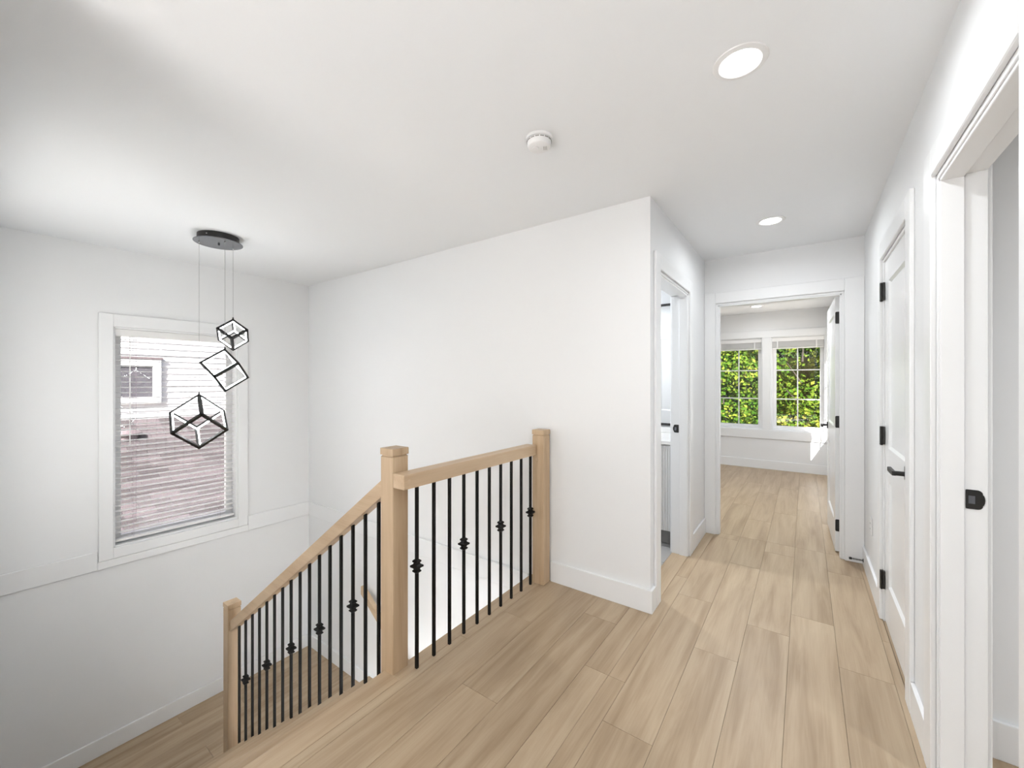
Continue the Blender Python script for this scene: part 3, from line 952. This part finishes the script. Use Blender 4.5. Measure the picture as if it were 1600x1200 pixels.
# wall handrail of the lower flight
wh = empty('wall_handrail', (-3.45, 2.34, -0.65)); tag(wh, 'short oak handrail on the back wall behind the railing', 'handrail')
m = MB()
xa, xb = -3.452, -1.75
tz = lambda x: -0.605 - (x + 3.452) * (RISE / GO)
m.hexa([(xa, 2.315, tz(xa) - 0.075), (xb, 2.315, tz(xb) - 0.075), (xb, 2.36, tz(xb) - 0.075), (xa, 2.36, tz(xa) - 0.075),
        (xa, 2.315, tz(xa)), (xb, 2.315, tz(xb)), (xb, 2.36, tz(xb)), (xa, 2.36, tz(xa))], 0.005, 2)
m.build('rail', 'railx', wh)
for x in (-3.2, -2.5, -1.9):
    m = MB(); m.tube((x, 2.338, tz(x) - 0.075), (x, 2.338, tz(x) - 0.115), 0.006, 10); m.tube((x, 2.338, tz(x) - 0.112), (x, YB, tz(x) - 0.125), 0.006, 10)
    m.lathe([(0.028, -0.005), (0.028, 0.0)], 16, (x, YB, tz(x) - 0.125), 'y')
    m.build('bracket', 'black', wh)

# ------------------------------------------------------------------ pendant
PX, PY = -3.564, 1.189
pd = empty('pendant_light', (PX, PY, ZC)); tag(pd, 'black pendant of three hanging cube frames over the stairwell', 'pendant lamp')
m = MB(); m.lathe([(0.130, ZC - 0.048), (0.130, ZC)], 48, (PX, PY, 0)); m.build('canopy', 'black', pd, True)
m = MB(); m.lathe([(0.152, ZC - 0.054), (0.154, ZC - 0.052), (0.154, ZC - 0.049), (0.152, ZC - 0.048)], 64, (PX, PY, 0))
plate = m.build('canopy_plate', 'steel', pd, True)
m = MB(); m.lathe([(0.006, ZC - 0.064), (0.007, ZC - 0.054)], 12, (PX - 0.005, PY + 0.004, 0)); m.build('screw', 'black', plate)
m = MB(); m.lathe([(0.004, -0.003), (0.004, 0.004)], 10, (PX + 0.130 * math.cos(-0.9), PY + 0.130 * math.sin(-0.9), ZC - 0.022), 'x'); m.build('side_screw', 'chrome', pd)

def cube_pendant(ax, ay, zt, a, phi, base_away=False):
    zl = Vector((1, 1, 1)).normalized(); xl = Vector((2, -1, -1)).normalized(); yl = zl.cross(xl)
    R0 = Matrix((xl, yl, zl))                         # local -> body-diagonal frame
    R = Matrix.Rotation(math.radians(phi), 3, 'Z') @ R0
    apex = R @ Vector((a / 2, a / 2, a / 2))
    M4 = Matrix.Translation(Vector((ax, ay, zt)) - apex) @ R.to_4x4()
    w = 0.0092 if a > 0.2 else 0.0082
    h = a / 2
    fr = MB(); ls = MB()
    for axis in range(3):
        for s1 in (-1, 1):
            for s2_ in (-1, 1):
                c1, c2 = s1 * (h - w), s2_ * (h - w)
                lo, hi = [0, 0, 0], [0, 0, 0]
                i, j = [(1, 2), (0, 2), (0, 1)][axis]
                lo[axis], hi[axis] = -h, h
                lo[i], hi[i] = c1 - w, c1 + w
                lo[j], hi[j] = c2 - w, c2 + w
                fr.box(lo[0], hi[0], lo[1], hi[1], lo[2], hi[2])
                # one diffuser strip on an inward face of each bar
                g = 0.0012
                cand = []
                for (p, sp, cp, o_, so, co) in ((i, s1, c1, j, s2_, c2), (j, s2_, c2, i, s1, c1)):
                    nv = Vector((0, 0, 0)); nv[p] = -sp
                    cand.append(((R @ nv).dot(Vector((0.955, -0.29, 0.06))), p, sp, cp, o_, co))
                cand.sort()
                low = base_away and s1 < 0 and s2_ < 0
                _, p, sp, cp, o_, co = cand[0] if low else cand[-1]
                lo, hi = [0, 0, 0], [0, 0, 0]
                lo[axis], hi[axis] = -h + 2 * w + 0.001, h - 2 * w - 0.001
                q0, q1 = sorted((cp - sp * w, cp - sp * (w + g)))
                lo[p], hi[p] = q0, q1
                lo[o_], hi[o_] = co - w * 0.52, co + w * 0.52
                ls.box(lo[0], hi[0], lo[1], hi[1], lo[2], hi[2])
    fr.bm.transform(M4); ls.bm.transform(M4)
    f = fr.build('cube_frame', 'black', pd)
    ls.build('light_strip', 'led', f)
    m = MB(); m.tube((ax, ay, zt - 0.004), (ax, ay, ZC - 0.052), 0.0011, 6); m.build('wire', 'wire', pd)
    m = MB(); m.lathe([(0.0055, zt - 0.006), (0.0055, zt + 0.006), (0.002, zt + 0.012)], 10, (ax, ay, 0)); m.build('wire_clamp', 'black', pd)
    m = MB(); m.lathe([(0.0045, ZC - 0.062), (0.0055, ZC - 0.054)], 10, (ax, ay, 0)); m.build('wire_grip', 'chrome', pd)
cube_pendant(-3.632, 1.089, 1.265, 0.238, 48, True)
cube_pendant(-3.484, 1.203, 1.600, 0.188, 75)
cube_pendant(-3.627, 1.307, 1.845, 0.146, 96)

# ------------------------------------------------------------------ ceiling fixtures
def downlight(x, y, label, power, ZC=ZC):
    r = empty('recessed_light', (x, y, ZC)); tag(r, label, 'ceiling light', group='recessed ceiling lights')
    m = MB(); m.lathe([(0.060, ZC - 0.003), (0.066, ZC - 0.006), (0.083, ZC - 0.003), (0.085, ZC)], 40, (x, y, 0), caps=False)
    m.build('trim_ring', 'pvc', r, True)
    m = MB(); m.lathe([(0.0001, ZC - 0.0025), (0.060, ZC - 0.0025)], 40, (x, y, 0), caps=False); m.build('diffuser', 'lamp', r)
    ld = bpy.data.lights.new('lamp_light', 'AREA'); ld.shape = 'DISK'; ld.size = 0.118; ld.energy = power
    ld.spread = math.radians(168)
    ld.color = (0.93, 0.968, 1.0)
    lo = bpy.data.objects.new('lamp_light', ld); COL.objects.link(lo); lo.parent = r
    lo.location = (0, 0, -0.0045)
    return r
downlight(-0.180, 1.580, 'large round recessed light in the hall ceiling nearest the viewer', HALL_POWER * 0.8)
downlight(-0.190, 3.254, 'small round recessed light near the bedroom doorway', HALL_POWER * 0.56)
downlight(-0.567, 6.80, 'recessed light in the bedroom ceiling seen through the doorway', BED_POWER * 0.3)
downlight(-0.55, -0.9, 'added fill light in the hall ceiling behind the viewer', BACK_FILL_POWER)  # added, unseen, lifts the hall brightness
downlight(-0.45, 5.15, 'added fill light in the bedroom ceiling hidden behind the doorway head', BED_POWER * 2.6)  # added out of view to brighten the bedroom
downlight(-1.7, 3.2, 'added unseen fill light in the bathroom ceiling', BATH_FILL_POWER)  # added to brighten the bathroom
downlight(2.0, 0.8, 'added unseen fill light in the side room ceiling', ROOM_FILL_POWER)  # added to brighten the side room
downlight(-0.9, 0.55, 'added fill light in the lower floor ceiling under the hall', LOW_FILL_POWER, -0.30)  # added, unseen, lights the lower stairwell
downlight(-0.2, 0.75, 'added fill light in the lower floor ceiling under the closet side', LOW_FILL_POWER, -0.30)  # second added lamp for the lower stairwell

# smoke detector
sx, sy = -0.965, 1.548
sd = empty('smoke_detector', (sx, sy, ZC)); tag(sd, 'round white smoke detector on the hall ceiling', 'smoke detector')
m = MB(); m.lathe([(0.058, ZC - 0.012), (0.060, ZC - 0.010), (0.060, ZC)], 40, (sx, sy, 0)); m.build('base', 'pvc', sd, True)
m = MB(); m.lathe([(0.0001, ZC - 0.046), (0.040, ZC - 0.046), (0.049, ZC - 0.041), (0.053, ZC - 0.030), (0.055, ZC - 0.014), (0.050, ZC - 0.0115)], 40, (sx, sy, 0), caps=False)
cov = m.build('cover', 'pvc', sd, True)
for i in range(16):
    a = 2 * math.pi * i / 16
    m = MB(); m.box(0.0525, 0.0552, -0.008, 0.008, -0.002, 0.002)
    m.bm.transform(Matrix.Translation((sx, sy, ZC - 0.019)) @ Matrix.Rotation(a, 4, 'Z'))
    m.build('vent_slot', 'grout', cov)
m = MB(); m.lathe([(0.0001, ZC - 0.0495), (0.013, ZC - 0.0495), (0.015, ZC - 0.0475), (0.015, ZC - 0.045)], 24, (sx - 0.012, sy - 0.012, 0), caps=False); m.build('test_button', 'pvc', sd, True)
for i in range(3):
    m = MB(); m.box(0.020 + 0.006 * i, 0.022 + 0.006 * i, -0.014, 0.014, -0.0466, -0.0455)
    m.bm.transform(Matrix.Translation((sx, sy, ZC)) @ Matrix.Rotation(0.5, 4, 'Z')); m.build('sounder_slot', 'grout', cov)

# ------------------------------------------------------------------ small fittings on the right wall
ot = empty('wall_outlet', (XR, 3.60, 0.39)); tag(ot, 'white outlet cover low on the right wall past the closet', 'outlet')
MB().box(XR - 0.006, XR, 3.565, 3.637, 0.332, 0.448, 0.002).build('cover_plate', 'pvc', ot)
for z in (0.372, 0.409):
    o = MB().box(XR - 0.008, XR - 0.005, 3.585, 3.617, z - 0.014, z + 0.014, 0.001).build('socket', 'pvc', ot)
    for yy in (3.594, 3.606):
        MB().box(XR - 0.0084, XR - 0.0079, yy - 0.001, yy + 0.001, z - 0.004, z + 0.006).build('slot', 'dark', o)
ds = empty('door_stop', (XR - T, 3.90, 0.045)); tag(ds, 'black spring door stop on the baseboard by the bedroom doorway', 'door stop')
MB().lathe([(0.013, -0.004), (0.013, 0.0)], 16, (XR - T, 3.90, 0.05), 'x').build('base', 'black', ds)
m = MB()
for i in range(14):
    x = XR - T - 0.004 - 0.0045 * i
    m.lathe([(0.0055, x - 0.0016), (0.0068, x - 0.0030), (0.0055, x - 0.0044)], 12, (0, 3.90, 0.05), 'x')
m.build('spring', 'black', ds)
MB().lathe([(0.008, XR - T - 0.082), (0.009, XR - T - 0.079), (0.009, XR - T - 0.066)], 14, (0, 3.90, 0.05), 'x').build('tip', 'black', ds)

rug = empty('bounce_rug', (-0.62, -1.85, 0)); tag(rug, 'added pale rug behind the viewer that bounces daylight to the ceiling', 'rug')  # added out of view for neutral bounce onto the ceiling
MB().box(-1.52, 0.27, -2.92, -0.75, 0.0005, 0.011, 0.004, 2).build('pile', 'rug', rug)
for yy in (-2.935, -0.765):
    MB().box(-1.52, 0.27, yy, yy + 0.03, 0.0005, 0.007, 0.002).build('border', 'grout', rug)

# ------------------------------------------------------------------ bathroom
vn = empty('vanity_cabinet', (-1.36, 3.7, 0)); tag(vn, 'pale grey vanity cabinet with fluted doors in the bathroom', 'cabinet')
MB().box(-1.86, -0.862, 3.45, YF - 0.002, 0.13, 0.838).build('body', 'vanity', vn)
MB().box(-1.86, -0.862, 3.51, YF - 0.002, 0.008, 0.13).build('toe_kick', 'grout', vn)
for i in range(2):
    xx = -1.855 + i * 0.498
    dd = MB().box(xx, xx + 0.494, 3.434, 3.449, 0.135, 0.832, 0.001).build('door', 'vanity', vn)
    m = MB()
    for j in range(24):
        m.lathe([(0.0085, 0.14), (0.0085, 0.828)], 8, (xx + 0.0125 + 0.0204 * j, 3.434, 0))
    m.build('fluting', 'vanity', dd)
ct = MB().box(-1.88, -0.857, 3.42, YF - 0.001, 0.840, 0.872, 0.003).build('countertop', 'quartz'); tag(ct, 'white quartz countertop on the bathroom vanity', 'countertop')
bs = MB().box(-1.88, -0.857, YF - 0.016, YF - 0.001, 0.8725, 0.925, 0.002).build('backsplash', 'quartz'); tag(bs, 'low white backsplash behind the vanity countertop', 'backsplash')
mr_ = empty('wall_mirror', (-1.33, YF, 0.94)); tag(mr_, 'black framed mirror above the bathroom vanity', 'mirror')
MB().box(-1.80, -0.875, YF - 0.014, YF - 0.001, 0.962, 2.068).build('mirror_glass', 'mirror', mr_)
for (a, b, c0, c1) in ((-1.82, -0.858, 0.940, 0.962), (-1.82, -0.858, 2.068, 2.090), (-1.82, -1.80, 0.962, 2.068), (-0.875, -0.858, 0.962, 2.068)):
    MB().box(a, b, YF - 0.022, YF - 0.001, c0, c1, 0.001).build('frame_bar', 'black', mr_)

# ------------------------------------------------------------------ outside: ground, neighbour house, trees
g = MB().box(-40, 40, -40, 60, ZLOW - 0.4, ZLOW - 0.12).build('ground', 'bounce_ground'); struct(g, 'ground outside the house, made pale to bounce light indoors', 'ground')  # made pale to throw daylight up through the windows

nh = empty('neighbour_house', (-9.3, 2.4, ZLOW - 0.12)); tag(nh, 'white sided neighbour house seen through the stair window', 'house')
XW = -9.0
MB().box(XW - 4.0, XW - 0.02, -3.5, 9.0, ZLOW - 0.12, 3.6).build('wall_core', 'siding', nh)
lap = 0.105
m = MB(); m.hexa([(-0.02, -6.0, -lap / 2 - 0.006), (0.012, -6.0, -lap / 2 - 0.006), (0.012, 6.0, -lap / 2 - 0.006), (-0.02, 6.0, -lap / 2 - 0.006),
                  (-0.02, -6.0, lap / 2), (-0.006, -6.0, lap / 2), (-0.006, 6.0, lap / 2), (-0.02, 6.0, lap / 2)])
board = m.mesh('siding_board', 'siding')
z = 0.40
while z < 3.35:
    place('siding_board', board, nh, (XW, 2.75, z)); z += lap
MB().box(XW - 0.02, XW + 0.55, -3.5, 9.0, 3.42, 3.50).build('soffit', 'ntrim', nh)
MB().box(XW + 0.55, XW + 0.57, -3.5, 9.0, 3.36, 3.58).build('eave_board', 'ntrim', nh)
m = MB(); m.hexa([(XW - 2.5, -3.5, 5.4), (XW + 0.6, -3.5, 3.52), (XW + 0.6, 9, 3.52), (XW - 2.5, 9, 5.4), (XW - 2.5, -3.5, 5.52), (XW + 0.6, -3.5, 3.62), (XW + 0.6, 9, 3.62), (XW - 2.5, 9, 5.52)])
m.build('main_roof', 'shingle', nh)
# its window
wy0, wy1, wz0, wz1 = 1.05, 2.04, 1.10, 1.62
nw = MB().box(XW + 0.013, XW + 0.030, wy0, wy1, wz0, wz1).build('window', 'nglass', nh)
for (a, b, c0, c1) in ((wy0 - 0.11, wy0, wz0 - 0.11, wz1 + 0.11), (wy1, wy1 + 0.11, wz0 - 0.11, wz1 + 0.11), (wy0, wy1, wz1, wz1 + 0.11), (wy0, wy1, wz0 - 0.11, wz0)):
    MB().box(XW + 0.013, XW + 0.055, a, b, c0, c1, 0.004).build('window_trim', 'ntrim', nw)
MB().box(XW + 0.030, XW + 0.045, (wy0 + wy1) / 2 - 0.02, (wy0 + wy1) / 2 + 0.02, wz0, wz1).build('window_bar', 'ntrim', nw)
MB().box(XW + 0.013, XW + 0.065, wy0 - 0.13, wy1 + 0.13, wz1 + 0.11, wz1 + 0.15, 0.004).build('window_head', 'vent', nw)
# lower roof with shingles
RXT, RZT = XW + 0.012, 0.735
RSL = 0.53
ang = math.atan(RSL)
Lr = 3.6
ex = RXT + Lr * math.cos(ang); ez = RZT - Lr * math.sin(ang)
lr = MB()
lr.hexa([(RXT - 0.02, -0.6, RZT - 0.16), (ex, -0.6, ez - 0.16), (ex, 5.4, ez - 0.16), (RXT - 0.02, 5.4, RZT - 0.16),
         (RXT - 0.02, -0.6, RZT - 0.02), (ex, -0.6, ez - 0.02), (ex, 5.4, ez - 0.02), (RXT - 0.02, 5.4, RZT - 0.02)])
lro = lr.build('lower_roof', 'shingle', nh)
MB().box(XW - 0.01, ex - 0.35, -0.5, 5.3, ZLOW - 0.12, ez - 0.18).build('lower_wall', 'siding', nh)
MB().box(ex - 0.005, ex + 0.02, -0.6, 5.4, ez - 0.20, ez - 0.02).build('gutter', 'ntrim', nh)
m = MB(); m.hexa([(-0.11, -0.163, -0.004), (0.11, -0.163, -0.006), (0.11, 0.163, -0.006), (-0.11, 0.163, -0.004),
                  (-0.11, -0.163, 0.000), (0.11, -0.163, 0.007), (0.11, 0.163, 0.007), (-0.11, 0.163, 0.000)])
sh_me = m.mesh('shingle', 'shingle')
cnt = 0
for cidx in range(25):
    s = 0.10 + 0.142 * cidx
    if s > Lr - 0.02: break
    x = RXT + s * math.cos(ang); zz = RZT - s * math.sin(ang)
    off = (0.165 if cidx % 2 else 0.0) + random.uniform(-0.03, 0.03)
    lo_y = 0.55 + 0.0 * cidx
    for j in range(11):
        y = 0.62 + off + 0.330 * j
        o = bpy.data.objects.new('shingle', sh_me); COL.objects.link(o); o.parent = lro
        o.matrix_parent_inverse = Matrix.Identity(4)
        o.location = (x - nh.location.x * 0, y, zz + 0.004 - 0.012)
        o.rotation_euler = (0, ang, 0)
        cnt += 1
# roof vent
vx = RXT + 0.42; vz = RZT - 0.42 * RSL
m = MB(); m.lathe([(0.15, vz - 0.06), (0.15, vz + 0.02), (0.20, vz + 0.03), (0.20, vz + 0.045), (0.14, vz + 0.09), (0.03, vz + 0.11)], 20, (vx, 1.62, 0)); m.build('roof_vent', 'vent', nh, True)

def leaves(center, radii, n, size, tone_mu, clumps=34, shell=0.75):
    cx, cy, cz = center
    rx, ry, rz = radii
    d = rng.normal(size=(clumps, 3)); d /= np.linalg.norm(d, axis=1)[:, None]
    rad = rng.uniform(0.45, 1.0, (clumps, 1)) ** 0.6
    cc = d * rad * np.array([rx, ry, rz]) + np.array([cx, cy, cz])
    cr = rng.uniform(0.22, 0.42, clumps) * min(rx, ry, rz)
    ctone = rng.normal(tone_mu, 0.16, clumps)
    idx = rng.integers(0, clumps, n)
    dd = rng.normal(size=(n, 3)); dd /= np.linalg.norm(dd, axis=1)[:, None]
    rr = rng.uniform(0, 1, n) ** (1 / 3.0) * 0.35 + 0.65
    P = cc[idx] + dd * (cr[idx] * rr)[:, None] * np.array([1.15, 1.15, 0.85])
    nrm = dd + rng.normal(scale=0.55, size=(n, 3)) + np.array([0, 0, 0.35])
    nrm /= np.linalg.norm(nrm, axis=1)[:, None]
    t = np.cross(nrm, rng.normal(size=(n, 3))); t /= np.linalg.norm(t, axis=1)[:, None]
    b = np.cross(nrm, t)
    s = (size * rng.uniform(0.6, 1.35, n))[:, None]
    V = np.empty((n, 5, 3))
    V[:, 0] = P - t * s * 0.5
    V[:, 1] = P - t * s * 0.05 + b * s * 0.36 + nrm * s * 0.10
    V[:, 2] = P + t * s * 0.55 - nrm * s * 0.08
    V[:, 3] = P - t * s * 0.05 - b * s * 0.36 + nrm * s * 0.10
    V = V[:, :4].reshape(-1, 3)
    tone = np.clip(ctone[idx] + rng.normal(scale=0.14, size=n), 0, 1)
    return V, tone

def foliage(name, parts, mat, parent):
    Vs, Ts = zip(*parts)
    V = np.concatenate(Vs); tone = np.concatenate(Ts)
    n = len(tone)
    me = bpy.data.meshes.new(name)
    base = np.arange(n) * 4
    F = np.stack([np.stack([base, base + 1, base + 2], 1), np.stack([base, base + 2, base + 3], 1)], 1).reshape(-1, 3)
    me.vertices.add(len(V)); me.vertices.foreach_set('co', V.astype(np.float32).ravel())
    me.loops.add(len(F) * 3); me.loops.foreach_set('vertex_index', F.astype(np.int32).ravel())
    me.polygons.add(len(F)); me.polygons.foreach_set('loop_start', (np.arange(len(F)) * 3).astype(np.int32))
    me.update(calc_edges=True)
    at = me.attributes.new('tone', 'FLOAT', 'FACE'); at.data.foreach_set('value', np.repeat(tone, 2).astype(np.float32))
    me.materials.append(MAT[mat])
    o = link(name, me, parent)
    o['kind'] = 'stuff'
    return o

def tree(x, y, ztop, rad, mat, label, n=9000, size=0.13, tone=0.5, zb=-1.6):
    g0 = ZLOW - 0.12
    r = empty('leafy_tree', (x, y, g0)); tag(r, label, 'tree', group='trees behind the bedroom windows')
    m = MB()
    m.tube((x, y, g0), (x + 0.1, y, zb + 1.2), 0.13, 10, 0.07)
    m.tube((x + 0.1, y, zb + 1.1), (x + 0.25, y + 0.1, ztop - 0.8), 0.07, 8, 0.015)
    m.build('trunk', 'bark', r)
    for k in range(6):
        a = k * 1.05 + x
        zz = zb + 1.0 + 0.5 * k
        m = MB(); m.tube((x + 0.1, y, zz), (x + rad * 0.5 * math.cos(a), y + rad * 0.5 * abs(math.sin(a)), zz + 0.5), 0.022, 6, 0.006)
        m.build('branch', 'bark', r)
    zc = (ztop + zb) / 2
    foliage('foliage', [leaves((x, y, zc), (rad, rad, (ztop - zb) / 2), n, size, tone, 70 if mat == 'leaf3' else 44)], mat, r)
    return r
tree(-2.5, 12.6, 3.6, 1.7, 'leaf1', 'broad green tree behind the left bedroom window', 26000, 0.085, 0.6)
tree(-0.9, 13.6, 4.4, 1.8, 'leaf2', 'yellow-green tree seen between the two bedroom windows', 26000, 0.085, 0.55)
tree(0.7, 12.8, 4.0, 1.6, 'leaf1', 'bright green tree behind the right bedroom window', 26000, 0.085, 0.62)
tree(-4.6, 14.0, 4.2, 1.9, 'leaf1', 'green tree farthest left beyond the bedroom windows', 9000, 0.15, 0.5)
tree(2.9, 14.0, 4.4, 1.9, 'leaf2', 'yellow-green tree farthest right beyond the bedroom windows', 9000, 0.15, 0.5)
tree(-1.8, 16.6, 5.4, 2.6, 'leaf3', 'tall dark green tree behind the left trees', 12000, 0.20, 0.35, -2.4)
tree(1.6, 17.0, 5.6, 2.7, 'leaf3', 'tall dark green tree behind the right trees', 12000, 0.20, 0.35, -2.4)
tree(-5.4, 18.0, 5.8, 2.8, 'leaf3', 'tall dark green tree at the back far left', 9000, 0.22, 0.35, -2.4)
tree(-0.1, 19.0, 5.8, 2.6, 'leaf3', 'tall dark green tree at the back in line with the right bedroom window', 14000, 0.20, 0.35, -2.4)
tree(4.9, 18.0, 5.8, 2.8, 'leaf3', 'tall dark green tree at the back far right', 9000, 0.22, 0.35, -2.4)
tree(-0.15, 11.2, 0.75, 0.62, 'leaf2', 'low pale yellow-green tree top at the foot of the right bedroom window', 5000, 0.085, 0.7, -1.7)
tree(-1.75, 11.3, 0.35, 0.60, 'leaf3', 'low dark green tree top at the foot of the left bedroom window', 4500, 0.085, 0.6, -1.7)
